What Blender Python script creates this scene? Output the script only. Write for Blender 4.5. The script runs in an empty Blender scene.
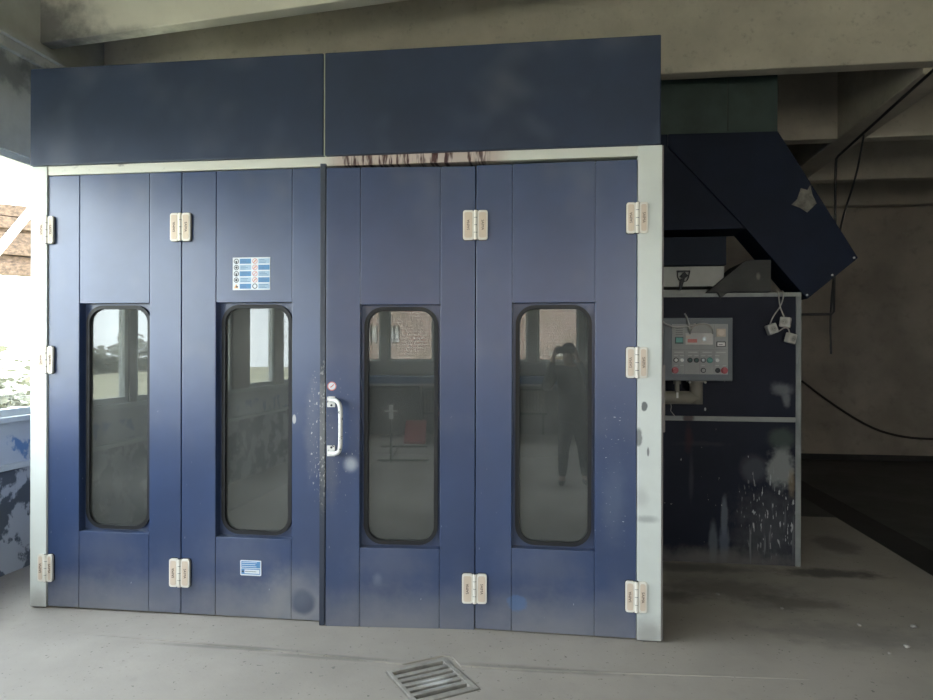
import bpy, bmesh, math, random
from mathutils import Vector, Matrix
random.seed(7)
SC = bpy.context.scene
COL = SC.collection
PI = math.pi
R = math.radians

# ------------------------------------------------------------------ materials
class NT:
    def __init__(s, name):
        s.mat = bpy.data.materials.new(name)
        s.mat.use_nodes = True
        s.t = s.mat.node_tree
        s.b = s.t.nodes['Principled BSDF']
        s.out = s.t.nodes['Material Output']
        s.co = None
    def n(s, typ, **kw):
        nd = s.t.nodes.new(typ)
        for k, v in kw.items():
            if k.startswith('i_'):
                nd.inputs[int(k[2:]) if k[2:].isdigit() else k[2:].replace('_', ' ')].default_value = v
            else:
                setattr(nd, k, v)
        return nd
    def l(s, a, b): s.t.links.new(a, b)
    def coord(s):
        if s.co is None: s.co = s.n('ShaderNodeTexCoord').outputs['Object']
        return s.co
    def noise(s, scale, detail=4, rough=.6, stretch=None):
        c = s.coord()
        if stretch:
            m = s.n('ShaderNodeVectorMath', operation='MULTIPLY'); m.inputs[1].default_value = stretch
            s.l(c, m.inputs[0]); c = m.outputs[0]
        nd = s.n('ShaderNodeTexNoise'); s.l(c, nd.inputs['Vector'])
        nd.inputs['Scale'].default_value = scale; nd.inputs['Detail'].default_value = detail
        nd.inputs['Roughness'].default_value = rough
        return nd.outputs[0]
    def ramp(s, v, lo, hi, a=0., b=1., smooth=True):
        nd = s.n('ShaderNodeMapRange'); nd.interpolation_type = 'SMOOTHSTEP' if smooth else 'LINEAR'
        s.l(v, nd.inputs[0])
        for i, x in enumerate((lo, hi, a, b)): nd.inputs[1 + i].default_value = x
        return nd.outputs[0]
    def math(s, op, a, b=None):
        nd = s.n('ShaderNodeMath', operation=op)
        for i, v in enumerate((a, b)):
            if v is None: continue
            if isinstance(v, (int, float)): nd.inputs[i].default_value = v
            else: s.l(v, nd.inputs[i])
        return nd.outputs[0]
    def mix(s, f, a, b):
        nd = s.n('ShaderNodeMix', data_type='RGBA')
        if isinstance(f, (int, float)): nd.inputs[0].default_value = f
        else: s.l(f, nd.inputs[0])
        for i, v in ((6, a), (7, b)):
            if isinstance(v, (tuple, list)): nd.inputs[i].default_value = (*v[:3], 1)
            else: s.l(v, nd.inputs[i])
        return nd.outputs[2]
    def blob(s, c, r, soft=.5, wob=.5, nz=None):
        """soft-edged patch around point c with radii r (object space)"""
        v = s.n('ShaderNodeVectorMath', operation='SUBTRACT'); s.l(s.coord(), v.inputs[0]); v.inputs[1].default_value = c
        m = s.n('ShaderNodeVectorMath', operation='MULTIPLY'); s.l(v.outputs[0], m.inputs[0])
        m.inputs[1].default_value = tuple(0 if q is None else 1 / q for q in r)
        g = s.n('ShaderNodeVectorMath', operation='LENGTH'); s.l(m.outputs[0], g.inputs[0])
        d = g.outputs['Value']
        if wob:
            d = s.math('ADD', d, s.math('MULTIPLY', s.math('SUBTRACT', nz, .5), wob * 2))
        return s.ramp(d, 1 - soft, 1 + soft * .4, 1, 0)

def surf(name, col, rough=.6, metal=0., var=.12, vscale=3., bump=0., bscale=60., blobs=(), specks=(), spec=.5, stretch=None, fine=None):
    t = NT(name)
    base = t.mix(t.ramp(t.noise(vscale, 5, .6, stretch), .3, .7), tuple(c * (1 - var) for c in col), tuple(min(1, c * (1 + var)) for c in col))
    if fine:
        base = t.mix(t.ramp(t.noise(fine[0], 6, .65), fine[1], fine[2]), base, fine[3])
    nz = t.noise(9, 4) if blobs else None
    for c, r, colr, strength, soft, wob in blobs:
        f = t.math('MULTIPLY', t.blob(c, r, soft, wob, nz), strength)
        base = t.mix(f, base, colr)
    for scale, lo, hi, colr, st, lim in specks:
        f = t.ramp(t.noise(scale, 2, .5, st), lo, hi)
        if lim: f = t.math('MULTIPLY', f, t.blob(lim[0], lim[1], .5, .3, t.noise(5, 3)))
        base = t.mix(f, base, colr)
    t.l(base, t.b.inputs['Base Color'])
    t.b.inputs['Roughness'].default_value = rough
    t.b.inputs['Metallic'].default_value = metal
    t.b.inputs['Specular IOR Level'].default_value = spec
    if bump:
        bn = t.n('ShaderNodeBump'); bn.inputs['Strength'].default_value = bump; bn.inputs['Distance'].default_value = .01
        t.l(t.noise(bscale, 6, .65), bn.inputs['Height']); t.l(bn.outputs[0], t.b.inputs['Normal'])
    return t.mat

NAVY = (.030, .055, .138)
def flat(name, col, rough=.55, metal=0.): return surf(name, col, rough, metal, var=.06, vscale=8)
DUST = (.30, .29, .28)
def navy(name, blobs=(), specks=(), rough=.31, col=NAVY, var=.12, spec=.85):
    sp = [(2.2, .5, .95, (.11, .125, .17), (1, 1, 1), None)] + list(specks)
    return surf(name, col, rough, var=var, vscale=1.6, blobs=blobs, specks=sp, bump=.05, bscale=220, spec=spec)

# ------------------------------------------------------------------ mesh builder
WM = {}     # object -> world matrix (known at build time)
def fresnel(t, ior):
    """the same reflectance from both faces of a thin pane"""
    g = t.n('ShaderNodeNewGeometry'); fr = t.n('ShaderNodeFresnel')
    t.l(t.ramp(g.outputs['Backfacing'], 0, 1, ior, 1/ior, False), fr.inputs[0])
    return fr.outputs[0]
class MB:
    def __init__(s): s.bm = bmesh.new(); s.m = 0
    def mat(s, i): s.m = i; return s
    def _faces(s, fs, smooth=False):
        for f in fs: f.material_index = s.m; f.smooth = smooth
    def box(s, x0, x1, y0, y1, z0, z1, bev=0., M=None, seg=2):
        x0, x1 = sorted((x0, x1)); y0, y1 = sorted((y0, y1)); z0, z1 = sorted((z0, z1))
        b = bmesh.new()
        v = [b.verts.new(p) for p in ((x0,y0,z0),(x1,y0,z0),(x1,y1,z0),(x0,y1,z0),(x0,y0,z1),(x1,y0,z1),(x1,y1,z1),(x0,y1,z1))]
        for q in ((3,2,1,0),(4,5,6,7),(0,1,5,4),(1,2,6,5),(2,3,7,6),(3,0,4,7)): b.faces.new([v[i] for i in q])
        if bev: bmesh.ops.bevel(b, geom=list(b.edges), offset=bev, segments=seg, affect='EDGES', profile=.6)
        return s._merge(b, M)
    def _merge(s, b, M=None, smooth=False):
        if M is not None: bmesh.ops.transform(b, matrix=M, verts=b.verts)
        mp = {}
        for v in b.verts: mp[v] = s.bm.verts.new(v.co)
        for f in b.faces:
            try: g = s.bm.faces.new([mp[v] for v in f.verts])
            except ValueError: continue
            g.material_index = s.m; g.smooth = smooth
        b.free(); return s
    def prism(s, pts, y0, y1, axis='y', bev=0., M=None):
        """polygon given in the plane across axis, extruded along it"""
        def P(a, c, h): return {'y': (a, h, c), 'z': (a, c, h), 'x': (h, a, c)}[axis]
        b = bmesh.new()
        A = [b.verts.new(P(a, c, y0)) for a, c in pts]; B = [b.verts.new(P(a, c, y1)) for a, c in pts]
        n = len(pts)
        b.faces.new(A); b.faces.new(B[::-1])
        for i in range(n): b.faces.new([A[(i+1) % n], A[i], B[i], B[(i+1) % n]])
        bmesh.ops.recalc_face_normals(b, faces=b.faces)
        if bev:
            bmesh.ops.bevel(b, geom=[e for e in b.edges if e.calc_face_angle(0) > .6], offset=bev, segments=2, affect='EDGES', profile=.6)
        return s._merge(b, M)
    def ring(s, outer, inner, y0, y1, M=None):
        """frame between two loops of equal length (x,z), extruded y0..y1"""
        b = bmesh.new(); n = len(outer)
        def L(p, y): return [b.verts.new((a, y, c)) for a, c in p]
        of, inf, ob, ib = L(outer, y0), L(inner, y0), L(outer, y1), L(inner, y1)
        for i in range(n):
            j = (i+1) % n
            b.faces.new([of[i], of[j], inf[j], inf[i]]); b.faces.new([ob[j], ob[i], ib[i], ib[j]])
            b.faces.new([of[j], of[i], ob[i], ob[j]]); b.faces.new([inf[i], inf[j], ib[j], ib[i]])
        bmesh.ops.recalc_face_normals(b, faces=b.faces)
        return s._merge(b, M)
    def cyl(s, p0, p1, r, seg=16, r1=None, M=None):
        p0, p1 = Vector(p0), Vector(p1); d = p1 - p0
        b = bmesh.new()
        bmesh.ops.create_cone(b, cap_ends=True, segments=seg, radius1=r, radius2=r if r1 is None else r1, depth=d.length)
        mt = Matrix.Translation((p0 + p1) / 2) @ d.to_track_quat('Z', 'Y').to_matrix().to_4x4()
        if M is not None: mt = M @ mt
        s._merge(b, mt, False)
        return s
    def ball(s, c, r, seg=12, sc=(1, 1, 1), M=None):
        b = bmesh.new(); bmesh.ops.create_uvsphere(b, u_segments=seg, v_segments=seg // 2 + 2, radius=r)
        mt = Matrix.Translation(c) @ Matrix.Diagonal((*sc, 1))
        if M is not None: mt = M @ mt
        return s._merge(b, mt, True)
    def tube(s, pts, r, seg=10, M=None, smooth_path=0):
        P = [Vector(p) for p in pts]
        for _ in range(smooth_path):
            Q = [P[0]]
            for a, c in zip(P, P[1:]): Q += [a.lerp(c, .25), a.lerp(c, .75)]
            P = Q + [P[-1]]
        rs = r if isinstance(r, (list, tuple)) else [r] * len(P)
        b = bmesh.new(); rings = []
        up = None
        for i, p in enumerate(P):
            d = (P[min(i+1, len(P)-1)] - P[max(i-1, 0)]).normalized()
            if up is None: up = d.orthogonal().normalized()
            up = (up - d * up.dot(d)).normalized(); sd = d.cross(up)
            rings.append([b.verts.new(p + (up * math.cos(2*PI*k/seg) + sd * math.sin(2*PI*k/seg)) * rs[min(i, len(rs)-1)]) for k in range(seg)])
        for a, c in zip(rings, rings[1:]):
            for k in range(seg): b.faces.new([a[k], a[(k+1) % seg], c[(k+1) % seg], c[k]])
        b.faces.new(rings[0][::-1]); b.faces.new(rings[-1])
        return s._merge(b, M, True)
    def text(s, body, size, M):
        cu = bpy.data.curves.new('lettering', 'FONT'); cu.body = body; cu.size = size; cu.align_x = 'CENTER'; cu.align_y = 'CENTER'; cu.extrude = .0006; cu.resolution_u = 2
        o = bpy.data.objects.new('lettering', cu); COL.objects.link(o)
        bpy.context.view_layer.update()
        me = bpy.data.meshes.new_from_object(o.evaluated_get(bpy.context.evaluated_depsgraph_get()))
        b = bmesh.new(); b.from_mesh(me)
        bpy.data.objects.remove(o); bpy.data.curves.remove(cu); bpy.data.meshes.remove(me)
        return s._merge(b, M)
    def quad(s, *pts, smooth=False):
        f = s.bm.faces.new([s.bm.verts.new(p) for p in pts]); f.material_index = s.m; return s
    def build(s, name, mats, parent=None, local=False, mx=None, origin=None):
        me = bpy.data.meshes.new(name); 
        for m in (mats if isinstance(mats, (list, tuple)) else [mats]): me.materials.append(m)
        o = bpy.data.objects.new(name, me); COL.objects.link(o)
        w = WM[parent] if parent else Matrix()
        if mx is not None:            # own placement relative to parent; geometry already local to it
            o.matrix_local = mx; WM[o] = w @ mx
            if parent: o.parent = parent
        else:
            if parent: o.parent = parent; WM[o] = w.copy()
            elif origin is not None:
                o.location = origin; WM[o] = Matrix.Translation(origin)
            else: WM[o] = Matrix()
            if not local: bmesh.ops.transform(s.bm, matrix=WM[o].inverted(), verts=s.bm.verts)
        s.bm.normal_update(); s.bm.to_mesh(me); s.bm.free()
        return o

def tag(o, label, cat, group=None, kind=None):
    o['label'] = label; o['category'] = cat
    if group: o['group'] = group
    if kind: o['kind'] = kind
    return o
def thing(name, label, cat, loc=(0, 0, 0), rz=0, group=None):
    o = bpy.data.objects.new(name, None); o.empty_display_size = .1; COL.objects.link(o)
    o.location = loc; o.rotation_euler = (0, 0, rz)
    WM[o] = Matrix.Translation(loc) @ Matrix.Rotation(rz, 4, 'Z')
    return tag(o, label, cat, group)
def struct(o, label=None):
    o['kind'] = 'structure'
    if label: o['label'] = label
    return o
def rrect(cx, cz, w, h, r, n=8):
    p = []
    for ax, az, a0 in ((w/2-r, h/2-r, 0), (-w/2+r, h/2-r, 90), (-w/2+r, -h/2+r, 180), (w/2-r, -h/2+r, 270)):
        for k in range(n+1):
            a = R(a0 + 90*k/n); p.append((cx + ax + r*math.cos(a), cz + az + r*math.sin(a)))
    return p
def rect_match(cx, cz, w, h, W, Hh, r, n=8):
    """points on the rectangle W x Hh that pair off with rrect(w,h,r)"""
    p = []
    for sx, sz, first in ((1, 1, 'v'), (-1, 1, 'h'), (-1, -1, 'v'), (1, -1, 'h')):
        for k in range(n+1):
            q = 2*k/n
            vv = (sx*W/2, sz*(h/2-r + (Hh/2-h/2+r)*min(q, 1)) if first == 'v' else 0)
            if first == 'v':
                pt = (sx*W/2, sz*(h/2-r + (Hh/2-h/2+r)*q)) if q <= 1 else (sx*(W/2 + (w/2-r-W/2)*(q-1)), sz*Hh/2)
            else:
                pt = (sx*(w/2-r + (W/2-w/2+r)*q), sz*Hh/2) if q <= 1 else (sx*W/2, sz*(Hh/2 + (h/2-r-Hh/2)*(q-1)))
            p.append((cx + pt[0], cz + pt[1]))
    return p
def disc(cx, cz, r, n=20): return [(cx + r*math.cos(2*PI*k/n), cz + r*math.sin(2*PI*k/n)) for k in range(n)]

# ------------------------------------------------------------------ shared materials
GZ = -.012          # level of the hall floor in front of the apron
m_white = surf('white_painted_frame', (.66, .69, .66), .45, var=.05, vscale=4)
m_black = flat('black_rubber', (.007, .007, .008), .55)
m_dark = flat('dark_metal', (.03, .03, .032), .45)
m_hinge = flat('cream_hinge', (.80, .76, .68), .4)
m_hinge_in = flat('beige_hinge_face', (.70, .58, .46), .5)
m_letter = flat('brown_lettering', (.10, .05, .035), .6)
m_steel = flat('dull_steel', (.35, .36, .35), .4, .6)
m_rail = surf('grey_rail_paint', (.30, .31, .29), .5, var=.15, vscale=9)
m_unit_dark = flat('unlit_cavity', (.01, .01, .011), .8)
m_wire = flat('pale_cable', (.42, .39, .36), .55)
m_grey_box = flat('grey_enclosure', (.13, .145, .155), .45)
m_face = flat('pale_faceplate', (.36, .36, .345), .5)
m_green = flat('green_lamp', (.03, .30, .22), .35)
m_teal = flat('teal_button', (.02, .19, .15), .4)
m_dgreen = flat('dark_green_knob', (.01, .07, .05), .4)
m_red = flat('red_button', (.42, .05, .06), .4)
m_cream = flat('cream_button', (.62, .52, .42), .5)
m_wht = flat('white_plastic', (.75, .74, .71), .45)
m_blue_ink = flat('blue_print', (.10, .27, .52), .5)
m_pale_ink = flat('pale_blue_print', (.38, .53, .68), .5)
m_red_ink = flat('red_print', (.62, .20, .17), .5)
m_ink = flat('dark_print', (.04, .045, .06), .5)
m_sign = flat('white_sign', (.74, .78, .82), .35)
m_concrete = surf('pale_concrete', (.54, .50, .43), .9, var=.16, vscale=1.4, bump=.25, bscale=35, fine=(16, .55, .9, (.25, .23, .2)))
m_plaster = surf('dusty_plaster', (.43, .39, .34), .9, var=.18, vscale=.9, bump=.2, bscale=30, fine=(5, .5, .9, (.19, .18, .16)))
m_ceil = surf('stained_ceiling_plaster', (.86, .84, .76), .9, var=.06, vscale=1.2, bump=.25, bscale=28,
     blobs=[((-3.87, .9, 3.95), (.5, .8, .35), (.14, .14, .15), .85, .8, .6), ((-3.3, .9, 3.87), (.8, .5, .09), (.15, .15, .15), .75, .8, .5)])
m_floor = surf('dusty_concrete_floor', (.37, .338, .298), .85, var=.10, vscale=1.1, bump=.15, bscale=60, fine=(7, .55, .95, (.30, .28, .25)),
     blobs=[((1.1, .95, 0), (.5, .22, None), (.14, .13, .12), .6, .8, .7), ((1.9, 1.4, 0), (.42, .12, None), (.06, .055, .05), .75, .6, .7),
            ((.75, .75, 0), (.16, .12, None), (.12, .11, .1), .7, .7, .6), ((1.45, .75, 0), (.35, .14, None), (.12, .11, .10), .55, .7, .8),
            ((2.25, 2.2, 0), (.17, .3, None), (.13, .12, .11), .6, .5, .5), ((1.6, .25, 0), (.5, .2, None), (.17, .16, .15), .5, .8, .8),
            ((.9, 1.4, 0), (.6, .12, None), (.1, .1, .1), .6, .7, .5), ((-.1, -.42, 0), (.5, .03, None), (.2, .19, .17), .6, .8, .6), ((-1.75, -.385, 0), (.45, .022, None), (.2, .19, .17), .7, .8, .4), ((-1.15, -.43, 0), (.4, .024, None), (.2, .19, .17), .7, .8, .4)],
     specks=[(45, .68, .74, (.2, .19, .17), (1, 1, 1), None)])
m_floor_dark = surf('oily_wet_floor', (.07, .07, .066), .55, var=.35, vscale=1.3, fine=(3, .45, .8, (.04, .042, .04)))
m_gutter = surf('wet_gutter', (.028, .028, .026), .6, var=.3, vscale=2)

# ------------------------------------------------------------------ the setting
# floor with a real pit under the drain grate
ga = math.atan2(.192, .274)                      # the grate's turn
gx = Vector((math.cos(ga), math.sin(ga))); gy = Vector((math.sin(ga), -math.cos(ga)))
g0 = Vector((-.855, -.544)); GW, GL = .337, .377
gc = [g0, g0 + gx*GW, g0 + gx*GW + gy*GL, g0 + gy*GL]
f = MB()
fx0, fx1, fy0, fy1 = -3.87, 2.62, -9.3, 7.0
big = [Vector((fx0, fy1)), Vector((fx1, fy1)), Vector((fx1, fy0)), Vector((fx0, fy0))]
for i in range(4):
    j = (i+1) % 4
    f.quad(*[(*p, GZ) for p in (big[i], gc[i], gc[j], big[j])])
    f.quad(*[(*gc[i], GZ), (*gc[i], GZ-.25), (*gc[j], GZ-.25), (*gc[j], GZ)])
f.quad(*[(*p, GZ-.25) for p in gc[::-1]])
bmesh.ops.recalc_face_normals(f.bm, faces=f.bm.faces)
fl = struct(f.build('floor', m_floor), 'dusty grey concrete floor of the hall')
f = MB(); f.box(2.62, 2.95, -3, 7, GZ-.2, GZ-.004); struct(f.build('floor_gutter', m_gutter), 'dark wet gutter strip along the floor')
f = MB(); f.box(2.95, 7.5, -3, 7, GZ-.2, GZ-.002); f.box(2.62, 7.5, -9.3, -3, GZ-.2, GZ)
struct(f.build('floor_bay', m_floor_dark), 'darker oily floor of the neighbouring bay')
f = MB(); f.box(-3.87, 2.62, 3.2, 7, GZ-.05, GZ+.003); struct(f.build('floor_rear', m_floor_dark), 'dark oily floor behind the blue cabinet')
apf = [(-3.3, -.28, 0), (-2.6, -.33, .001), (-2.2, -.35, .004), (-1.92, -.365, .006), (-1.18, -.42, .007), (-.93, -.45, .007), (-.78, -.46, .007), (-.60, -.335, .007), (-.555, -.335, .007), (-.49, -.44, .007), (-.1, -.43, .006), (.39, -.40, .005), (.8, -.37, .003), (1.2, -.34, 0)]
f = MB()
for (x, y, h), (X, Y_, H_) in zip(apf, apf[1:]):
    def bz(q): return 0 if -3.25 <= q <= .6 else GZ + .0004
    f.quad((x, y, GZ+h+.0004), (X, Y_, GZ+H_+.0004), (X, 1.0, bz(X)), (x, 1.0, bz(x))); f.quad((x, y, GZ), (X, Y_, GZ), (X, Y_, GZ+H_+.0004), (x, y, GZ+h+.0004))
bmesh.ops.recalc_face_normals(f.bm, faces=f.bm.faces)
struct(f.build('trim_1', m_floor), 'thin concrete apron under the booth doors')

# left wall: parapet, piers and lintel round a row of windows
piers = [(-9.45, -9.0), (-6.9, -6.65), (-5.45, -5.15), (-4.35, -3.9), (-1.97, -1.87), (1.25, 7.15)]  # last stretch is unseen, closed to keep side light off the rear beam
m_peel = NT('peeling_parapet_paint')
zc = m_peel.n('ShaderNodeSeparateXYZ'); m_peel.l(m_peel.coord(), zc.inputs[0])
low = m_peel.mix(m_peel.ramp(m_peel.noise(4.2, 6, .62), .47, .53), (.50, .52, .53), (.11, .125, .14))
upp = m_peel.mix(m_peel.ramp(m_peel.noise(6, 5, .6), .54, .62), (.55, .58, .60), (.16, .27, .45))
upp = m_peel.mix(m_peel.ramp(zc.outputs[2], .93, .98), upp, (.55, .57, .56))
cc = m_peel.mix(m_peel.ramp(zc.outputs[2], .735, .745), low, upp)
m_peel.l(cc, m_peel.b.inputs['Base Color']); m_peel.b.inputs['Roughness'].default_value = .7
m_mould = surf('mouldy_wall_plaster', (.50, .51, .48), .9, var=.12, vscale=2.2, bump=.2, bscale=30,
     blobs=[((-3.87, .55, 3.55), (.5, .35, .12), (.17, .18, .18), .8, .6, .8), ((-3.87, .9, 3.62), (.5, .3, .1), (.15, .16, .16), .8, .6, .8)])
w = MB()
w.box(-3.99, -3.87, -9.45, 7.15, -.3, 1.06); w.build('wall_left', m_peel.mat); struct(bpy.data.objects['wall_left'], 'parapet with peeling blue and grey paint under the left windows')
w = MB(); w.box(-3.99, -3.87, -9.45, 7.15, 2.985, 4.95); struct(w.build('wall_left_upper', m_mould), 'mould-stained plaster above the left windows')
w = MB()
for a, b in piers: w.box(-3.97, -3.87, a, b, 1.06, 2.985)
struct(w.build('wall_left_piers', m_plaster))
w = MB(); w.box(-3.95, -3.835, -9.3, 7, .725, .765, .004); struct(w.build('trim_2', m_white), 'pale rail along the peeling parapet')
w = MB(); w.box(-4.0, -3.83, -9.3, 7, 1.06, 1.10, .006); struct(w.build('trim_3', m_white), 'pale window sill on the parapet')
w = MB(); w.box(-3.87, -3.80, -9.3, 7, 3.76, 3.80); w.box(-3.87, -3.83, -9.3, 7, 3.68, 3.76, .01); struct(w.build('trim_4', m_mould), 'stepped plaster cornice over the left windows')
m_glassw = NT('window_pane'); t = m_glassw
t.t.nodes.remove(t.b)
tr = t.n('ShaderNodeBsdfTransparent'); gl = t.n('ShaderNodeBsdfGlossy'); gl.inputs['Roughness'].default_value = .02
mx = t.n('ShaderNodeMixShader'); t.l(fresnel(t, 1.45), mx.inputs[0]); t.l(tr.outputs[0], mx.inputs[1]); t.l(gl.outputs[0], mx.inputs[2]); t.l(mx.outputs[0], t.out.inputs[0])
tr.inputs[0].default_value = (.93, .95, .95, 1)
nwin = 0
def portal(loc, rot, sx, sy):
    li = bpy.data.lights.new('window_portal', 'AREA'); li.shape = 'RECTANGLE'; li.size = sx; li.size_y = sy; li.energy = 1
    li.cycles.is_portal = True
    o = bpy.data.objects.new('window_portal', li); COL.objects.link(o); o.location = loc; o.rotation_euler = rot
for (a0, a), (b, b1) in zip(piers, piers[1:]):
    nwin += 1
    w = MB(); fw = .05
    w.box(-3.95, -3.89, a, a+fw, 1.10, 2.985); w.box(-3.95, -3.89, b-fw, b, 1.10, 2.985)
    w.box(-3.95, -3.89, a+fw, b-fw, 1.10, 1.10+fw); w.box(-3.95, -3.89, a+fw, b-fw, 2.985-fw, 2.985)
    if b - a > 1.6:
        n = 3 if b - a > 3 else 2
        for k in range(1, n):
            if nwin == 5 : continue
            yy = a + (b-a)*k/n; w.box(-3.95, -3.89, yy-.03, yy+.03, 1.15, 2.935)
    fo = struct(w.build(f'window_{nwin}', m_white))
    w = MB(); w.box(-3.923, -3.917, a+fw, b-fw, 1.15, 2.935); w.build('pane', m_glassw.mat, fo)
    portal((-4.05, (a+b)/2, 2.04), (0, R(-90), 0), 1.9, b-a)

# hall wall behind the photographer with its window band
BY = -9.3
m_backw = surf('grey_hall_wall', (.30, .30, .28), .85, var=.12, vscale=1.5, bump=.15, bscale=30)
bw = [(-3.4, -1.96), (-1.82, -.95), (-.78, .0), (.13, 1.6), (1.8, 4.2)]  # last opening is out of view, added to brighten the right alcove
w = MB(); w.box(-4.15, 7.7, BY-.25, BY, -.3, 1.36); w.box(-4.15, 7.7, BY-.25, BY, 3.25, 4.95)
xs = [-4.15] + [q for p in bw for q in p] + [7.7]
for a, b in zip(xs[::2], xs[1::2]): w.box(a, b, BY-.25, BY, 1.36, 3.25)
struct(w.build('wall_behind', m_backw))
for a, b in bw:
    nwin += 1
    w = MB(); fw = .045
    w.box(a, a+fw, BY-.15, BY-.07, 1.36, 3.25); w.box(b-fw, b, BY-.15, BY-.07, 1.36, 3.25)
    w.box(a+fw, b-fw, BY-.15, BY-.07, 1.36, 1.36+fw); w.box(a+fw, b-fw, BY-.15, BY-.07, 3.2, 3.25); w.box(a+fw, b-fw, BY-.15, BY-.07, 2.55, 2.60)
    fo = struct(w.build(f'window_{nwin}', m_white))
    w = MB(); w.box(a+fw, b-fw, BY-.113, BY-.107, 1.405, 3.2); w.build('pane', m_glassw.mat, fo)
    portal(((a+b)/2, BY-.32, 2.3), (R(90), 0, 0), b-a, 1.9)
w = MB(); w.box(-1.65, 2.2, BY, BY+.22, 1.13, 1.33, .01); struct(w.build('trim_5', m_backw), 'boxed ledge under the far windows')

# right and rear walls, beams, ceilings
w = MB(); w.box(7.5, 7.7, -9.45, 7.15, -.3, 4.95); struct(w.build('wall_right', m_plaster))
w = MB(); w.box(-4.15, 7.7, 7.0, 7.2, -.3, 4.95); struct(w.build('wall_back', m_plaster))
m_dado = surf('dark_dado', (.05, .05, .048), .8, var=.3, vscale=2)
w = MB(); w.box(1.0, 7.5, 6.975, 7.0, GZ, .02+.05); struct(w.build('baseboard_back', m_dado))
c = MB(); c.box(-3.87, 7.5, -9.3, .97, 4.7, 4.95); struct(c.build('ceiling', m_concrete), 'pale ceiling of the front bay')
def zs(x): return 3.87 + .072*(x + 3.87)             # the pale front beam dips towards the left wall
c = MB()
for y0, y1, dz in ((.86, .98, 0.),):
    c.prism([(-3.87, zs(-3.87)+dz), (2.69, zs(2.69)+dz), (7.5, zs(2.69)+dz), (7.5, 4.7), (-3.87, 4.7)], y0, y1, 'y', bev=.01)
struct(c.build('ceiling_beam', m_ceil), 'pale stained beam sloping above the booth')
c = MB(); c.box(-3.87, 7.5, .97, 7.0, 4.7, 4.95); struct(c.build('ceiling_rear', surf('shade_toned_ceiling', (.13, .12, .105), .95, var=.2)))  # colour darkened to put shade into the recess behind the front beam
def beam(x0, x1, y0, y1, z0, z1, lip=0.):
    b = MB(); b.box(x0, x1, y0, y1, z0, z1, .012)
    if lip: b.box(x0, x1, y0-lip, y0+.002, z0, z0+.055, .01)
    o = struct(b.build('ceiling_beam', m_concrete)); return o
beam(-3.87, 7.5, 1.6, 1.74, 3.70, 4.7)
beam(2.69, 2.95, 1.74, 7.0, 3.66, 4.7)
for yy in (3.37, 5.14, 6.75):
    beam(-3.87 if yy > 6 else .8, 2.69, yy, yy+.16, 3.66, 4.7); beam(2.95, 7.5, yy, yy+.16, 3.66, 4.7)

# ------------------------------------------------------------------ the spray booth
booth = thing('spray_booth', 'large navy blue paint spray booth with four windowed doors and white frame', 'spray booth', (-1.345, 0, 0))
m_inner = surf('booth_inner_panels', (.34, .35, .33), .6, var=.08)
m_booth_side = navy('navy_booth_side')
b = MB()
X0, X1 = -3.2, .52
b.mat(0); b.box(X0, X0+.05, .11, 6.4, 0, 3.2); b.box(X1-.05, X1, .11, 6.4, 0, 3.2); b.box(X0+.05, X1-.05, 6.35, 6.4, 0, 3.2); b.box(X0+.05, X1-.05, .11, 6.35, 3.14, 3.2)
b.mat(1); b.box(X0+.052, X0+.06, .11, 6.34, .03, 3.13); b.box(X1-.06, X1-.052, .11, 6.34, .03, 3.13); b.box(X0+.06, X1-.06, 6.33, 6.348, .03, 3.13); b.box(X0+.06, X1-.06, .11, 6.33, 3.11, 3.135)
b.mat(2); b.box(X0+.05, X1-.05, .11, 6.35, 0, .02)
b.build('body', [m_booth_side, m_inner, m_floor_dark], booth)
# header panels and the pale joint between them
m_head = navy('navy_header', col=(.020, .033, .070), rough=.5, spec=.4)
for a, e in ((-3.212, -1.3575), (-1.3475, .536)):
    b = MB(); b.box(a, e, -.035, .10, 2.697, 3.288, .008); b.build('header_panel', m_head, booth)
b = MB(); b.box(-1.3573, -1.3477, -.022, .09, 2.70, 3.284); b.build('joint_strip', flat('pale_joint', (.55, .57, .45), .6), booth)
# white frame with chips and stains
m_post = surf('chipped_white_post', (.66, .69, .65), .45, var=.05, vscale=3,
     blobs=[((1.34+.46, -.01, 1.275), (.018, .2, .03), (.10, .11, .11), .9, .25, .8), ((1.345+.425, -.01, 1.105), (.022, .2, .05), (.16, .17, .17), .85, .3, .9),
            ((1.345+.475, -.01, 1.03), (.008, .2, .035), (.12, .12, .12), .8, .3, .9), ((1.345+.47, -.01, .66), (.07, .2, .025), (.36, .38, .37), .8, .6, .6),
            ((1.345+.44, -.01, .78), (.05, .2, .06), (.46, .48, .46), .6, .8, .6), ((1.345+.48, -.01, .02), (.1, .2, .12), (.34, .33, .31), .8, .8, .5),
            ((-1.83, -.01, .0), (.1, .2, .12), (.34, .33, .31), .8, .8, .5)])
for a, e in ((-3.224, -3.116), (.418, .546)):
    b = MB(); b.box(a, e, -.012, .10, 0, 2.697, .003); b.build('frame_post', m_post, booth)
b = MB(); b.box(.546, .556, .0, .108, .0, 2.697); b.box(.5, .572, .035, .105, 1.13, 1.50, .004)
b.build('side_strip', flat('grey_edge', (.24, .21, .20), .6), booth)
ml = NT('stained_lintel'); t = ml
sx = t.n('ShaderNodeSeparateXYZ'); t.l(t.coord(), sx.inputs[0])
def band(lo, hi, s): return t.math('MULTIPLY', t.ramp(sx.outputs[0], lo, lo+s), t.ramp(sx.outputs[0], hi-s, hi, 1, 0))
pink = t.mix(t.math('MULTIPLY', band(-.05, 1.1, .15), .75), (.68, .68, .62), (.50, .38, .35))
st = t.ramp(t.noise(1, 3, .6, (38, 1, 5)), .47, .60)
drip = t.math('MULTIPLY', st, band(.02, 1.0, .12))
pink = t.mix(drip, pink, (.07, .028, .028))
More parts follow.
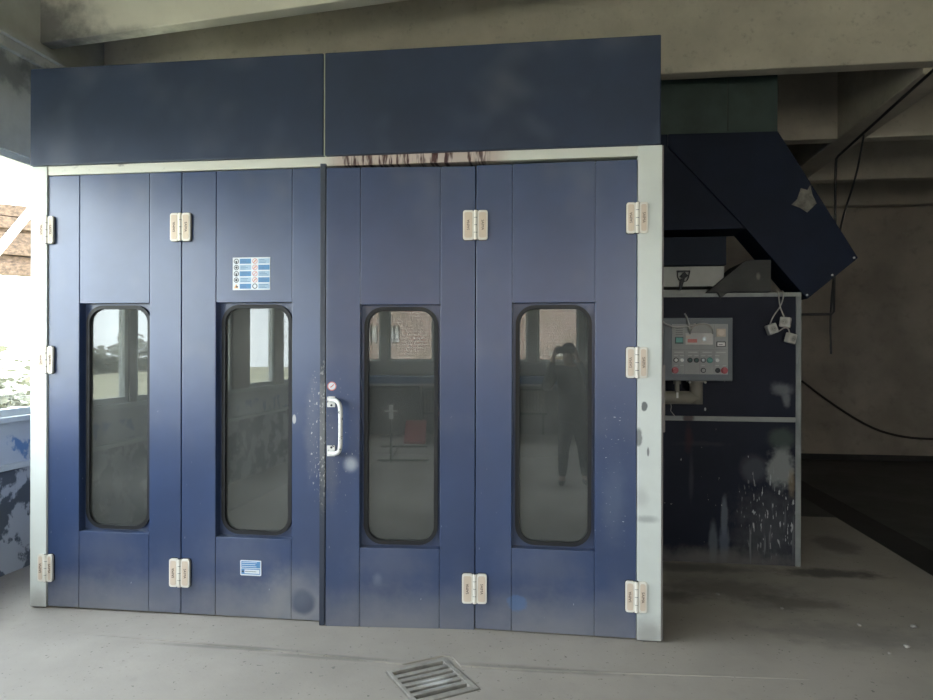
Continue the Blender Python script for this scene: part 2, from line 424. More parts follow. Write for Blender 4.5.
grim = t.math('MULTIPLY', t.ramp(t.noise(1, 3, .6, (9, 1, 14)), .58, .74), band(-1.75, -.9, .2))
pink = t.mix(grim, pink, (.24, .22, .22))
t.l(pink, t.b.inputs['Base Color']); t.b.inputs['Roughness'].default_value = .5
b = MB(); b.box(-3.116, .418, -.006, .10, 2.643, 2.697); b.build('lintel', ml.mat, booth, )

# glass: dusty, partly see-through, mirror-like
mg = NT('dusty_booth_glass'); t = mg
t.t.nodes.remove(t.b)
tr = t.n('ShaderNodeBsdfTransparent'); tr.inputs[0].default_value = (.5, .52, .5, 1)
df = t.n('ShaderNodeBsdfDiffuse')
dcol = t.mix(t.ramp(t.noise(3.5, 4), .35, .7), (.10, .105, .10), (.155, .16, .15)); t.l(dcol, df.inputs[0])
m1 = t.n('ShaderNodeMixShader'); m1.inputs[0].default_value = .55
t.l(tr.outputs[0], m1.inputs[1]); t.l(df.outputs[0], m1.inputs[2])
gl = t.n('ShaderNodeBsdfGlossy'); gl.inputs['Roughness'].default_value = .012; gl.inputs[0].default_value = (.95, .97, .95, 1)
m2 = t.n('ShaderNodeMixShader'); t.l(fresnel(t, 1.72), m2.inputs[0]); t.l(m1.outputs[0], m2.inputs[1]); t.l(gl.outputs[0], m2.inputs[2]); t.l(m2.outputs[0], t.out.inputs[0])

def hinge(parent, cx, cz, h=.168, wl=.066, wr=.066, label=None):
    m = MB()
    for sgn, wd in ((-1, wl), (1, wr)):
        c_ = cx + sgn*(.010 + wd/2)
        m.mat(3); m.prism(rrect(c_, cz, wd+.006, h+.006, .016, 4), -.006, -.002)
        m.mat(0); m.prism(rrect(c_, cz, wd, h, .014, 4), -.022, -.006, bev=.003)
        m.mat(1); m.prism(rrect(c_, cz, wd-.018, h-.024, .01, 4), -.0235, -.0215)
        M = Matrix.Translation((c_, -.0242, cz)) @ Matrix.Rotation(R(90), 4, 'X') @ Matrix.Rotation(R(90 if sgn < 0 else -90), 4, 'Z')
        m.mat(2); m.text('SAIMA', .021, M)
    m.mat(0)
    n = 4
    for k in range(n):
        z0 = cz - h/2 + h*k/n
        m.cyl((cx, -.017, z0+.0015), (cx, -.017, z0 + h/n-.0015), .0115, 14)
    m.mat(3); m.cyl((cx, -.017, cz-h/2-.001), (cx, -.017, cz+h/2+.001), .009, 10)
    return m.build('hinge', [m_hinge, m_hinge_in, m_letter, m_dark], parent, local=True)

def leaf(x0, y0, x1, y1, z0, z1, rec, mat, label):
    """one door leaf: rec = recess (xl, xr, zb, zt) in leaf coordinates"""
    w = math.hypot(x1-x0, y1-y0); a = math.atan2(y1-y0, x1-x0); h = z1 - z0
    xl, xr, zb, zt = rec; T = .08; g = .0022
    m = MB()
    m.box(0, xl-g, 0, T, 0, h, .004); m.box(xr+g, w, 0, T, 0, h, .004)
    m.box(xl+g*.6, xr-g*.6, .0012, T, 0, zb, .002); m.box(xl+g*.6, xr-g*.6, .0012, T, zt, h, .002)
    m.box(xl-g, xl+g, .006, T-.002, .01, zb-.004); m.box(xr-g, xr+g, .006, T-.002, .01, zb-.004)
    m.box(xl-g, xl+g, .006, T-.002, zt+.004, h-.01); m.box(xr-g, xr+g, .006, T-.002, zt+.004, h-.01)
    cx, cz, W, Hh = (xl+xr)/2, (zb+zt)/2, xr-xl, zt-zb
    wi, hi, rr = W-.062, Hh-.055, .092
    m.ring(rect_match(cx, cz, wi, hi, W+2*g, Hh, rr), rrect(cx, cz, wi, hi, rr), .060, .070)
    mx = Matrix.Translation((x0 - WM[booth].translation.x, y0, z0)) @ Matrix.Rotation(a, 4, 'Z')
    o = m.build('door_leaf', mat, booth, mx=mx); o['label'] = label
    m = MB(); m.ring(rrect(cx, cz, wi+.032, hi+.032, rr+.016), rrect(cx, cz, wi-.012, hi-.012, rr-.006), .040, .066)
    m.build('window_gasket', m_black, o, local=True)
    m = MB(); m.prism(rrect(cx, cz, wi-.004, hi-.004, rr-.002), .058, .064); m.build('window_glass', mg.mat, o, local=True)
    m = MB(); m.box(.006, w-.006, .006, .06, -.004, .022); m.build('bottom_seal', flat('dusty_rubber_seal', (.16, .145, .13), .8), o, local=True)
    return o, w, h
# dust and wear differ from leaf to leaf
def wear(w, extra=(), specks=()):
    bl = [((w*.5, 0, .0), (w*.85, .3, .22), DUST, .55, .95, .35), ((w*.45, 0, .36), (.25, .3, .16), DUST, .14, .9, .8)] + list(extra)
    sp = [(70, .74, .78, (.35, .37, .42), (1, 1, .4), ((w*.5, 0, .5), (w*.6, .3, .9)))] + list(specks)
    return navy('navy_door_paint', bl, sp)
scr = [(60, .66, .72, (.45, .45, .44), (1.5, 1, .7), ((.07, 0, 1.05), (.13, .3, .35)))]
L1, w1, h1 = leaf(-3.113, 0, -2.245, 0, .004, 2.640, (.208, .664, .466, 1.854), wear(.87), 'outermost left navy door leaf')
L2, w2, h2 = leaf(-2.239, 0, -1.376, 0, .004, 2.637, (.216, .684, .464, 1.854), wear(.84,
      [((.72, 0, .11), (.22, .3, .2), (.34, .33, .31), .5, .8, .4), ((.755, 0, .105), (.075, .3, .075), (.035, .05, .095), .9, .35, .3), ((.70, 0, 1.17), (.012, .3, .03), (.6, .6, .58), .9, .3, .4),
       ((.81, 0, 1.08), (.05, .3, .30), (.20, .20, .22), .3, .8, 1.0)], [(60, .62, .70, (.5, .5, .48), (1.5, 1, .8), ((.83, 0, 1.1), (.05, .3, .4)))]), 'second navy door leaf with a pictogram sign')
L3, w3, h3 = leaf(-1.330, -.050, -.478, .016, -.004, 2.622, (.198, .655, .452, 1.842), wear(.86,
      [((.145, 0, .93), (.045, .3, .045), (.45, .48, .52), .75, .8, .3), ((.03, 0, 1.0), (.05, .3, .3), (.10, .11, .15), .6, .8, .7), ((.30, 0, .28), (.03, .3, .04), (.2, .22, .28), .5, .8, .6)], scr), 'third navy door leaf with the white pull handle, slightly ajar')
L4, w4, h4 = leaf(-.473, .016, .414, 0, .004, 2.626, (.206, .662, .464, 1.842), wear(.89,
      [((.235, 0, .155), (.045, .3, .05), (.06, .16, .36), .45, .3, 1.2), ((.77, 0, .75), (.07, .3, .25), (.10, .13, .2), .5, .8, .6)], [(70, .68, .73, (.5, .52, .55), (.6, 1, 1.4), ((.77, 0, .9), (.1, .3, .5)))]), 'outermost right navy door leaf')
for cz in (2.307, 1.513, .241): hinge(L1, -.002, cz-.004, wl=.042, wr=.036)
for cz in (2.307, .249): hinge(L2, -.003, cz-.004, wl=.054, wr=.054)
for cz in (2.289, .238): hinge(L3, w3+.002, cz, wl=.062, wr=.058)
for cz in (2.303, 1.514, .237): hinge(L4, w4+.002, cz-.004, h=.170, wl=.050, wr=.046)
# overlapping edge strip of the third leaf
m = MB(); m.box(-.036, -.004, -.004, .026, .004, 2.650, .003); m.box(-.004, .0, .01, .07, .01, 2.62)
m.build('edge_strip', navy('navy_edge_strip', col=(.045, .055, .08), spec=.4, blobs=[((-.02, 0, 1.1), (.03, .3, .4), (.22, .22, .22), .7, .7, 1.)], specks=[(80, .58, .68, (.42, .42, .41), (1, 1, .6), ((-.02, 0, 1.08), (.05, .3, .45)))]), L3, local=True)
# pull handle
m = MB()
for cz, s in ((1.286, 1), (1.005, -1)):
    m.box(-.008+.004, .042, -.008, 0, cz-.031, cz+.031, .003)
    m.mat(1); m.cyl((.022, -.0095, cz - s*.020), (.022, -.006, cz - s*.020), .0065, 12); m.mat(0)
    m.box(.006, .040, -.022, -.006, cz - (.004 if s > 0 else .024), cz + (.024 if s > 0 else .004), .004)
m.tube([(.018, -.018, 1.297), (.05, -.035, 1.297), (.075, -.06, 1.288), (.088, -.072, 1.262), (.090, -.074, 1.22), (.090, -.074, 1.07), (.088, -.072, 1.03), (.075, -.06, 1.004), (.05, -.035, .994), (.018, -.018, .994)], .0125, 14, smooth_path=2)
bmesh.ops.translate(m.bm, vec=(.012, 0, 0), verts=m.bm.verts)
m.build('handle', [surf('chipped_white_handle', (.74, .73, .69), .4, var=.05, specks=[(45, .64, .7, (.12, .12, .12), (1, 1, 1), None)]), m_dark], L3, local=True)['label'] = 'chipped white bent tube pull handle'
# round sticker above the handle
m = MB(); c0 = (.034, 1.375)
m.prism(disc(*c0, .026), -.001, 0); m.mat(1); m.ring(disc(*c0, .026), disc(*c0, .021), -.0018, -.0008)
m.prism([(c0[0]-.012, c0[1]-.002), (c0[0]-.006, c0[1]-.010), (c0[0]+.013, c0[1]+.008), (c0[0]+.010, c0[1]+.012), (c0[0]-.006, c0[1]-.003)], -.0018, -.0008)
m.build('round_sticker', [m_sign, m_red_ink], L3, local=True)['label'] = 'small round white sticker with red rim'
# pictogram sign on the second leaf
m = MB(); sx0, sx1, sz0, sz1 = .319, .551, 1.926, 2.118
m.mat(0); m.box(sx0, sx1, -.0015, 0, sz0, sz1)
rows = 5; rh = (sz1-sz0-.008)/rows
for r_ in range(rows):
    zc_ = sz1 - .004 - rh*(r_+.5)
    for k in range(2):
        xo = sx0 + .004 + k*.115
        ic = (xo+.019, zc_)
        red = (k == 1 and r_ < 4)
        if k == 0 and r_ == 4:
            m.mat(6); m.prism([(ic[0]-.014, zc_-.012), (ic[0]+.014, zc_-.012), (ic[0], zc_+.014)], -.0024, -.001)
            m.mat(3); m.prism(disc(ic[0]+.004, zc_-.002, .006, 10), -.003, -.002)
        else:
            m.mat(2 if red else 3); m.ring(disc(*ic, .0155), disc(*ic, .0115 if not red else .0125), -.0024, -.001)
            if red:
                m.box(-.0018, .0018, -.0026, -.001, -.012, .012, M=Matrix.Translation((ic[0], 0, zc_)) @ Matrix.Rotation(R(45), 4, 'Y'))
                if r_ != 2: m.mat(6); m.prism(disc(ic[0], zc_, .005, 8), -.0022, -.001)
            else:
                q = [(-.007, -.004), (.004, -.008), (.008, .002), (.001, .008), (-.006, .005)] if (r_ % 2) else [(-.004, -.012), (.004, -.012), (.006, .003), (-.006, .003)]
                if not (k == 1): m.prism([(ic[0]+a_, zc_+c_) for a_, c_ in q], -.0024, -.001)
        m.mat(4 if (r_+k) % 2 else 1); m.box(xo+.040, xo+.110, -.0022, -.001, zc_-rh*.40, zc_+rh*.40)
        m.mat(5)
        for q_ in range(3):
            ln = random.uniform(.03, .058); m.box(xo+.046, xo+.046+ln, -.0027, -.002, zc_+.008-q_*.0085-.0012, zc_+.008-q_*.0085+.0012)
m.build('pictogram_sign', [m_sign, m_blue_ink, m_red_ink, m_ink, m_pale_ink, flat('sign_text', (.10, .18, .32), .5), flat('amber_print', (.75, .45, .22), .5)], L2, local=True)['label'] = 'blue and white safety pictogram sheet'
# data label low on the second leaf
m = MB(); m.mat(0); m.prism(rrect(.436, .289, .130, .090, .006, 3), -.0015, 0)
m.mat(1); m.box(.378, .494, -.0021, -.001, .289, .328); m.box(.378, .494, -.0021, -.001, .252, .285)
m.mat(2); m.box(.398, .490, -.0026, -.0015, .257, .280)
for q_ in range(3): m.box(.382, .382+random.uniform(.07, .105), -.0026, -.0015, .320-.012*q_, .323-.012*q_)
m.mat(3); m.prism(disc(.388, .268, .006, 10), -.0026, -.0015); m.box(.402, .47, -.0030, -.002, .267, .2695)
m.build('data_label', [m_sign, m_blue_ink, m_sign, m_ink], L2, local=True)['label'] = 'small blue and white data label'

# ------------------------------------------------------------------ blue cabinet beside the booth
cab = thing('heater_cabinet', 'tall navy sheet metal cabinet with paint drips beside the booth', 'cabinet', (1.15, 1.53, GZ))
o_ = (1.15, 1.53, GZ)
def U(x, z): return (x-1.15, 0, z-GZ)
ux0, ux1, uy0, uy1 = .60, 1.762, 1.53, 3.1
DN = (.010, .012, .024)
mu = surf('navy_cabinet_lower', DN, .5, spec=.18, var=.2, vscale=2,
   blobs=[(U(1.43, .70), (.105, .5, .11), (.10, .105, .12), .55, .5, .25), (U(1.62, .71), (.10, .5, .17), (.30, .31, .30), .75, .4, .7),
          (U(1.70, .60), (.03, .5, .10), (.26, .20, .12), .6, .7, .9), (U(1.63, .93), (.11, .5, .09), (.065, .085, .075), .85, .6, .4),
          (U(1.22, .33), (.028, .5, .16), (.15, .17, .20), .7, .4, .4), (U(1.14, .13), (.035, .5, .18), (.13, .15, .17), .7, .5, .4), (U(1.22, .14), (.04, .5, .17), (.12, .14, .18), .7, .5, .4),
          (U(1.55, .25), (.28, .5, .30), (.11, .11, .115), .55, .9, .8), (U(1.15, .0), (.7, .5, .11), (.15, .14, .13), .75, .7, .5), (U(1.05, .88), (.2, .5, .02), (.035, .04, .05), .5, .8, .9),
          (U(.96, .92), (.03, .5, .11), (.05, .018, .02), .7, .9, .9), (U(.98, .62), (.02, .5, .2), (.05, .055, .07), .6, .8, .5)],
   specks=[(42, .61, .67, (.42, .43, .43), (1.4, 1, .33), (U(1.55, .38), (.24, .5, .33))), (22, .60, .72, (.16, .165, .17), (1.5, 1, .12), (U(1.5, .22), (.27, .5, .28))), (40, .74, .77, (.36, .37, .38), (1.2, 1, .5), (U(1.2, .6), (.6, .5, .5)))])
mu2 = surf('navy_cabinet_upper', DN, .5, spec=.18, var=.2, vscale=2, blobs=[(U(1.63, 1.30), (.08, .5, .05), (.2, .21, .22), .7, .7, .9), (U(1.66, 1.22), (.03, .5, .06), (.2, .21, .22), .7, .7, .8),
      (U(1.22, 1.375), (.006, .5, .03), (.4, .4, .4), .8, .3, .5), (U(1.08, 1.14), (.008, .5, .015), (.6, .6, .6), .9, .3, .6)])
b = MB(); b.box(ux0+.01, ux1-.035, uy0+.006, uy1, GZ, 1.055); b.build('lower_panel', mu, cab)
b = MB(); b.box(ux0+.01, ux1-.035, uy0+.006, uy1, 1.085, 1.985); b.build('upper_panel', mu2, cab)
b = MB(); b.box(ux0, ux1, uy0, uy1+.005, 1.982, 2.012, .002); b.build('top_rail', m_rail, cab)
b = MB(); b.box(ux0, ux1-.037, uy0, uy1+.005, 1.052, 1.088, .003); b.build('middle_rail', surf('stained_rail', (.30, .31, .29), .5, var=.12, blobs=[(U(.95, 1.07), (.05, .5, .04), (.06, .02, .02), .85, .5, .9)]), cab)
for ys in ((uy0-.002, uy0+.04), (uy1-.04, uy1+.006)):
    b = MB(); b.box(ux1-.038, ux1, ys[0], ys[1], GZ, 1.982, .003); b.build('corner_post', surf('worn_corner_post', (.24, .25, .24), .5, var=.2, vscale=6), cab)
b = MB(); b.box(ux1-.030, ux1-.012, uy0+.04, uy1-.04, GZ+.01, 1.98); b.build('side_panel', mu2, cab)
b = MB(); b.box(ux0, 1.235, 1.56, 2.5, 2.225, 2.44, .004); b.build('fan_housing', surf('navy_fan_housing', (.008, .014, .028), .55, spec=.2), cab)
b = MB(); b.box(ux0, 1.222, 1.575, 2.3, 2.066, 2.218, .003); ap_ = b.build('access_panel', flat('pale_access_panel', (.42, .42, .38), .5), cab); ap_['label'] = 'pale grey access panel'
lx, lz = .925, 2.155
b = MB(); b.prism([(lx-.05, lz+.02), (lx-.05, lz+.032), (lx+.045, lz+.032), (lx+.045, lz+.02)], 1.555, 1.578)
b.prism([(lx-.03, lz-.012), (lx, lz-.036), (lx+.032, lz-.008), (lx+.004, lz+.022)], 1.553, 1.578)
b.tube([(lx-.045, 1.562, lz+.028), (lx-.045, 1.562, lz-.03), (lx-.01, 1.56, lz-.055), (lx+.03, 1.56, lz-.045), (lx+.045, 1.562, lz+.028)], .004, 8, smooth_path=1)
b.prism([(lx-.022, lz-.03), (lx+.008, lz-.03), (lx-.012, lz-.10), (lx-.026, lz-.125), (lx-.034, lz-.10)], 1.555, 1.573)
b.build('latch', m_black, ap_)
b = MB(); b.box(ux0, 1.17, 1.60, 2.3, 2.012, 2.045, .003); b.build('base_strip', flat('pale_access_strip', (.34, .34, .31), .5), cab)
gp = [(1.085, 2.014), (1.20, 2.014), (1.54, 2.016), (1.54, 2.252), (1.385, 2.252), (1.345, 2.24)]
b = MB(); b.prism(gp, 1.50, 1.95, bev=.004); b.prism([(1.16, 2.014), (1.235, 2.014), (1.185, 1.972)], 1.50, 1.527)
b.build('hood_plate', surf('dusty_dark_plate', (.05, .05, .046), .7, var=.25, vscale=5, blobs=[(U(1.45, 2.13), (.02, .8, .03), (.25, .24, .2), .8, .5, .8)]), cab)

# slanted blue duct and green duct
duct = thing('air_duct', 'big dark blue slanted sheet metal duct with torn notice above the cabinet', 'duct', (1.3, 1.53, 2.5))
def Dp(x, z): return (x-1.3, 0, z-2.5)
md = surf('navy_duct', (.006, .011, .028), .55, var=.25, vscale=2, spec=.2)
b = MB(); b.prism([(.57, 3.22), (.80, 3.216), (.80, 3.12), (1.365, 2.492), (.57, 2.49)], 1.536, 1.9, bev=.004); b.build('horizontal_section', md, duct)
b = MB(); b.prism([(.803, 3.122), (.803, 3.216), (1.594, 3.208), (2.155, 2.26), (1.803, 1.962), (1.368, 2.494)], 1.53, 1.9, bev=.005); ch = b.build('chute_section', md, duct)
for px_, pz_ in ((2.125, 2.262), (1.975, 2.137), (1.800, 1.992)):
    b = MB(); b.cyl((px_, 1.524, pz_), (px_, 1.531, pz_), .008, 12); b.build('rivet', m_wht, ch)
b = MB(); pp = [(1.69, 2.66), (1.73, 2.70), (1.755, 2.78), (1.80, 2.765), (1.82, 2.80), (1.835, 2.73), (1.865, 2.665), (1.82, 2.62), (1.80, 2.60), (1.75, 2.635)]
b.prism(pp, 1.5255, 1.5297); b.build('torn_notice', surf('torn_grey_paper', (.17, .16, .14), .9, var=.4, vscale=14), ch)['label'] = 'torn remains of a pasted notice'
gd = thing('duct_riser', 'dull green square duct rising to the beam above the blue duct', 'duct', (1.15, 2.2, 3.23))
b = MB(); b.box(.62, 1.70, 1.902, 2.6, 3.10, 4.692, .004); b.build('casing', surf('dull_green_sheet', (.035, .06, .055), .6, var=.25, vscale=3), gd)
b = MB(); b.box(1.315, 1.325, 1.896, 1.903, 3.33, 3.9); b.box(.61, 1.71, 1.895, 2.61, 3.24, 3.29); b.build('seam_strip', flat('dark_green_strip', (.03, .045, .04), .6), gd)

# ------------------------------------------------------------------ control panel on its pipe arm
cp = thing('control_panel', 'grey control box with coloured buttons on a pipe arm beside the booth', 'control panel', (.98, 1.38, 1.36))
cx0, cx1, cz0, cz1, cy = .740, 1.222, 1.362, 1.816, 1.30
b = MB(); b.box(cx0, cx1, cy, cy+.16, cz0, cz1, .006); b.ring([(cx0+.005, cz0+.005), (cx1-.005, cz0+.005), (cx1-.005, cz1-.005), (cx0+.005, cz1-.005)], [(cx0+.02, cz0+.02), (cx1-.02, cz0+.02), (cx1-.02, cz1-.02), (cx0+.02, cz1-.02)], cy-.006, cy+.001)
b.build('housing', m_grey_box, cp)
def FX(u): return .650*0 + (.80 + (u-172)/433*.389)      # across the faceplate
def FZ(v): return 1.771 - (v-185)/393*.361
b = MB(); b.box(FX(172), FX(605), cy-.004, cy, FZ(578), FZ(185), .001)
b.mat(1)
for u in (272, 388, 498): b.box(FX(u)-.001, FX(u)+.001, cy-.0046, cy-.003, FZ(575), FZ(392))
b.box(FX(176), FX(600), cy-.0046, cy-.003, FZ(386)-.001, FZ(386)+.001); b.box(FX(500)-.001, FX(500)+.001, cy-.0046, cy-.003, FZ(375), FZ(192))
b.mat(2)
for u in (225, 335, 445, 550): b.box(FX(u-36), FX(u+36), cy-.0046, cy-.003, FZ(411), FZ(402)); 
for u in (203, 250, 312, 362, 415, 465, 523): b.box(FX(u-16), FX(u+16), cy-.0046, cy-.003, FZ(436), FZ(428))
for u in (203, 250, 415, 523, 578): b.box(FX(u-14), FX(u+14), cy-.0046, cy-.003, FZ(512), FZ(506))
b.mat(3)
for k in range(4): b.box(FX(200), FX(255), cy-.0046, cy-.003, FZ(222+k*16), FZ(216+k*16))
b.build('faceplate', [m_face, flat('faceplate_lines', (.2, .2, .2)), flat('label_strip', (.52, .52, .50)), flat('vent_lines', (.2, .21, .2))], cp)
def rbox(name, u0, u1, v0, v1, mats, dep=.012, lab=None, inner=None):
    b = MB(); b.box(FX(u0), FX(u1), cy-dep, cy-.003, FZ(v1), FZ(v0), .002)
    if inner: b.mat(1); inner(b)
    o = b.build(name, mats, cp)
    if lab: o['label'] = lab
rbox('indicator_lamp', 195, 260, 286, 338, [m_dgreen, m_green], lab='green rectangular indicator lamp', inner=lambda b: b.box(FX(202), FX(253), cy-.016, cy-.011, FZ(328), FZ(292), .002))
def mfill(b):
    b.box(FX(292), FX(366), cy-.012, cy-.009, FZ(330), FZ(302), .001); b.mat(2); b.cyl((FX(420), cy-.013, FZ(304)), (FX(420), cy-.008, FZ(304)), .014, 16); b.mat(3); b.box(FX(280), FX(312), cy-.012, cy-.009, FZ(292), FZ(277), .001)
rbox('switch_window', 276, 488, 256, 345, [flat('cloudy_cover', (.55, .52, .48), .4), m_red_ink, m_steel, m_cream], .010, 'clear switch cover with red tag', mfill)
rbox('square_button', 515, 586, 222, 284, [m_cream, flat('worn_beige_button', (.72, .62, .52))], .012, 'worn beige square button', lambda b: b.cyl((FX(550), cy-.018, FZ(253)), (FX(550), cy-.01, FZ(253)), .022, 18))
rbox('counter_display', 516, 586, 322, 362, [m_black, m_wht], .010, 'black counter with white window', lambda b: (b.box(FX(522), FX(580), cy-.012, cy-.009, FZ(357), FZ(328)), b.mat(0), b.box(FX(532), FX(562), cy-.0126, cy-.0115, FZ(347), FZ(343))))
def rbtn(name, u, v, rad, ring_m, cap_m, lab, dep=.016, bar=False):
    b = MB(); x_, z_ = FX(u), FZ(v)
    b.mat(0); b.cyl((x_, cy-.003, z_), (x_, cy-.010, z_), rad, 18)
    b.mat(1); b.cyl((x_, cy-.009, z_), (x_, cy-dep, z_), rad*.68, 18)
    if bar: b.box(-rad*.22, rad*.22, -dep-.006, -dep+.001, -rad*.75, rad*.75, .001, M=Matrix.Translation((x_, cy, z_)) @ Matrix.Rotation(R(35), 4, 'Y'))
    b.build(name, [ring_m, cap_m], cp)['label'] = lab
rbtn('push_button', 203, 468, .018, m_black, m_wht, 'white button with black ring')
rbtn('push_button', 250, 468, .018, m_steel, m_wht, 'white button with metal ring')
rbtn('selector_knob', 312, 468, .018, m_black, m_dgreen, 'dark green selector knob', bar=True)
rbtn('selector_knob', 362, 468, .018, m_black, m_dgreen, 'dark green selector knob', bar=True)
rbtn('selector_knob', 415, 468, .018, m_dark, m_steel, 'grey selector knob with black ring', bar=True)
rbtn('push_button', 465, 468, .021, m_teal, m_teal, 'teal push button')
rbtn('push_button', 523, 468, .018, m_steel, m_wht, 'white push button')
rbtn('push_button', 196, 548, .024, m_red, m_red, 'red push button at the left', .026)
rbtn('selector_knob', 415, 547, .018, m_dark, m_face, 'pale knob with black ring')
rbtn('key_switch', 526, 547, .018, m_black, m_dark, 'black key switch', bar=True)
rbtn('push_button', 577, 547, .024, m_red, m_red, 'red push button at the right', .026)
b = MB(); b.tube([(FX(312), cy-.012, FZ(262)), (FX(312), cy-.03, FZ(240)), (FX(340), cy-.04, FZ(195)), (FX(400), cy-.042, FZ(180)), (FX(450), cy-.04, FZ(188)), (FX(486), cy-.03, FZ(230)), (FX(486), cy-.012, FZ(262))], .005, 8, smooth_path=2); b.build('bail_handle', m_wire, cp)
b = MB(); b.tube([(FX(312), cy-.012, FZ(258)), (FX(305), cy-.028, FZ(230)), (FX(290), cy-.03, FZ(150)), (FX(268), cy-.02, FZ(102))], .0055, 8, smooth_path=1)
b.tube([(.742, cy+.03, 1.795), (.735, cy-.02, 1.785), (.76, cy-.03, 1.765), (.81, cy-.034, 1.748), (.86, cy-.034, 1.748), (.91, cy-.034, 1.757), (FX(350), cy-.036, FZ(186))], .006, 8, smooth_path=2)
b.build('loose_cable', flat('whitish_cable', (.55, .53, .51)), cp)
m_pipe = surf('beige_pipe_paint', (.26, .24, .20), .5, var=.1)
b = MB(); b.tube([(.57, cy+.08, 1.235), (.72, cy+.08, 1.235), (.995, cy+.08, 1.235)], .048, 18); b.tube([(.985, cy+.08, 1.19), (.985, cy+.08, 1.362)], .047, 18)
b.cyl((.565, cy+.08, 1.235), (.60, cy+.08, 1.235), .075, 18, r1=.06)
b.cyl((.985, cy+.08, 1.350), (.985, cy+.08, 1.362), .07, 20)
b.mat(1)
for a_ in (-.055, .055): b.ball((.985+a_, cy+.03, 1.350), .009, 8)
b.build('pipe_arm', [m_pipe, m_wht], cp)['label'] = 'thick beige pipe arm'
b = MB(); b.cyl((.848, cy+.07, 1.26), (.848, cy+.07, 1.345), .017, 14); b.cyl((.848, cy+.07, 1.335), (.848, cy+.07, 1.362), .026, 14); b.mat(1); b.box(.838, .852, cy+.03, cy+.034, 1.235, 1.275); b.build('cable_gland', [m_pipe, m_wht], cp)
b = MB(); b.tube([(.80, cy+.06, 1.20), (.805, cy+.05, 1.17), (.80, cy+.05, 1.14), (.82, cy+.055, 1.115), (.835, cy+.05, 1.095)], .003, 6); b.build('loose_thread', m_wire, cp)

# ------------------------------------------------------------------ three sockets hanging on flexes over the cabinet edge
def socket(cx, cz, ang, tilt, path, label):
    t = thing('hanging_socket', label, 'socket', (cx, 1.483, cz), 0, 'sockets hanging from the cabinet')
    M = Matrix.Translation((cx, 1.483, cz)) @ Matrix.Rotation(R(ang), 4, 'Y') @ Matrix.Rotation(R(tilt), 4, 'Z')
    b = MB(); b.box(-.037, .037, -.024, .024, -.037, .037, .009, M, 3); b.build('casing', flat('cream_socket', (.55, .53, .48), .45), t)
    b = MB(); b.cyl((0, -.0285, 0), (0, -.020, 0), .027, 20, M=M); b.mat(1); b.cyl((0, -.0292, 0), (0, -.026, 0), .021, 20, M=M)
    b.mat(2)
    for sgn in (-1, 1): b.cyl((sgn*.009, -.0300, 0), (sgn*.009, -.027, 0), .003, 8, M=M)
    b.build('face', [flat('cream_socket_rim', (.5, .48, .43)), flat('socket_well', (.36, .34, .30)), m_dark], t)
    b = MB(); b.tube(path, .0048, 8, smooth_path=2); b.build('flex', m_wire, t)
socket(1.540, 1.740, -20, 10, [(1.528, 1.486, 1.772), (1.550, 1.495, 1.83), (1.606, 1.501, 1.905), (1.625, 1.495, 1.97), (1.630, 1.515, 2.02), (1.630, 1.56, 2.025)], 'cream socket lowest-left of three hanging on flex over cabinet, turned askew')
socket(1.635, 1.790, 8, -28, [(1.630, 1.490, 1.825), (1.605, 1.492, 1.89), (1.595, 1.490, 1.93), (1.595, 1.512, 2.02), (1.595, 1.56, 2.025)], 'cream socket topmost of three hanging together on the cabinet front')
socket(1.672, 1.672, 14, 32, [(1.666, 1.486, 1.708), (1.662, 1.496, 1.745), (1.635, 1.508, 1.753), (1.590, 1.498, 1.72), (1.555, 1.51, 1.712)], 'cream socket dangling lowest of three, below the other two')

# ------------------------------------------------------------------ conduit pipe, wall hose
b = MB()
b.tube([(2.62, 1.0, 3.655), (2.65, 1.5, 3.60), (2.565, 3.02, 3.40), (2.558, 3.05, 3.38), (2.555, 3.05, 3.34), (2.54, 3.05, 1.95), (2.52, 3.05, 1.925), (1.763, 3.05, 1.92)], .012, 8)
b.build('conduit_pipe', m_dark); tag(bpy.data.objects['conduit_pipe'], 'thin dark conduit running down from the beams behind the blue duct', 'pipe')
b = MB(); b.tube([(2.86, 3.2, 3.64), (2.83, 3.2, 3.45), (2.78, 3.2, 3.2), (2.66, 3.2, 2.83), (2.60, 3.2, 2.4), (2.56, 3.2, 1.9), (2.57, 3.2, 1.55)], .010, 8, smooth_path=2)
b.build('hanging_wire', m_dark); tag(bpy.data.objects['hanging_wire'], 'loose dark wire hanging from the beam beside the conduit', 'wire')
b = MB(); b.tube([(3.2, 6.97, 1.35), (3.42, 6.95, 1.22), (3.9, 6.95, .83), (4.45, 6.95, .47), (4.85, 6.95, .345), (5.3, 6.95, .31), (6.0, 6.95, .36), (7.3, 6.95, .8)], .016, 8, smooth_path=2)
b.build('wall_hose', flat('dusty_hose', (.05, .046, .04), .7)); tag(bpy.data.objects['wall_hose'], 'black hose sagging along the grey rear wall', 'hose')

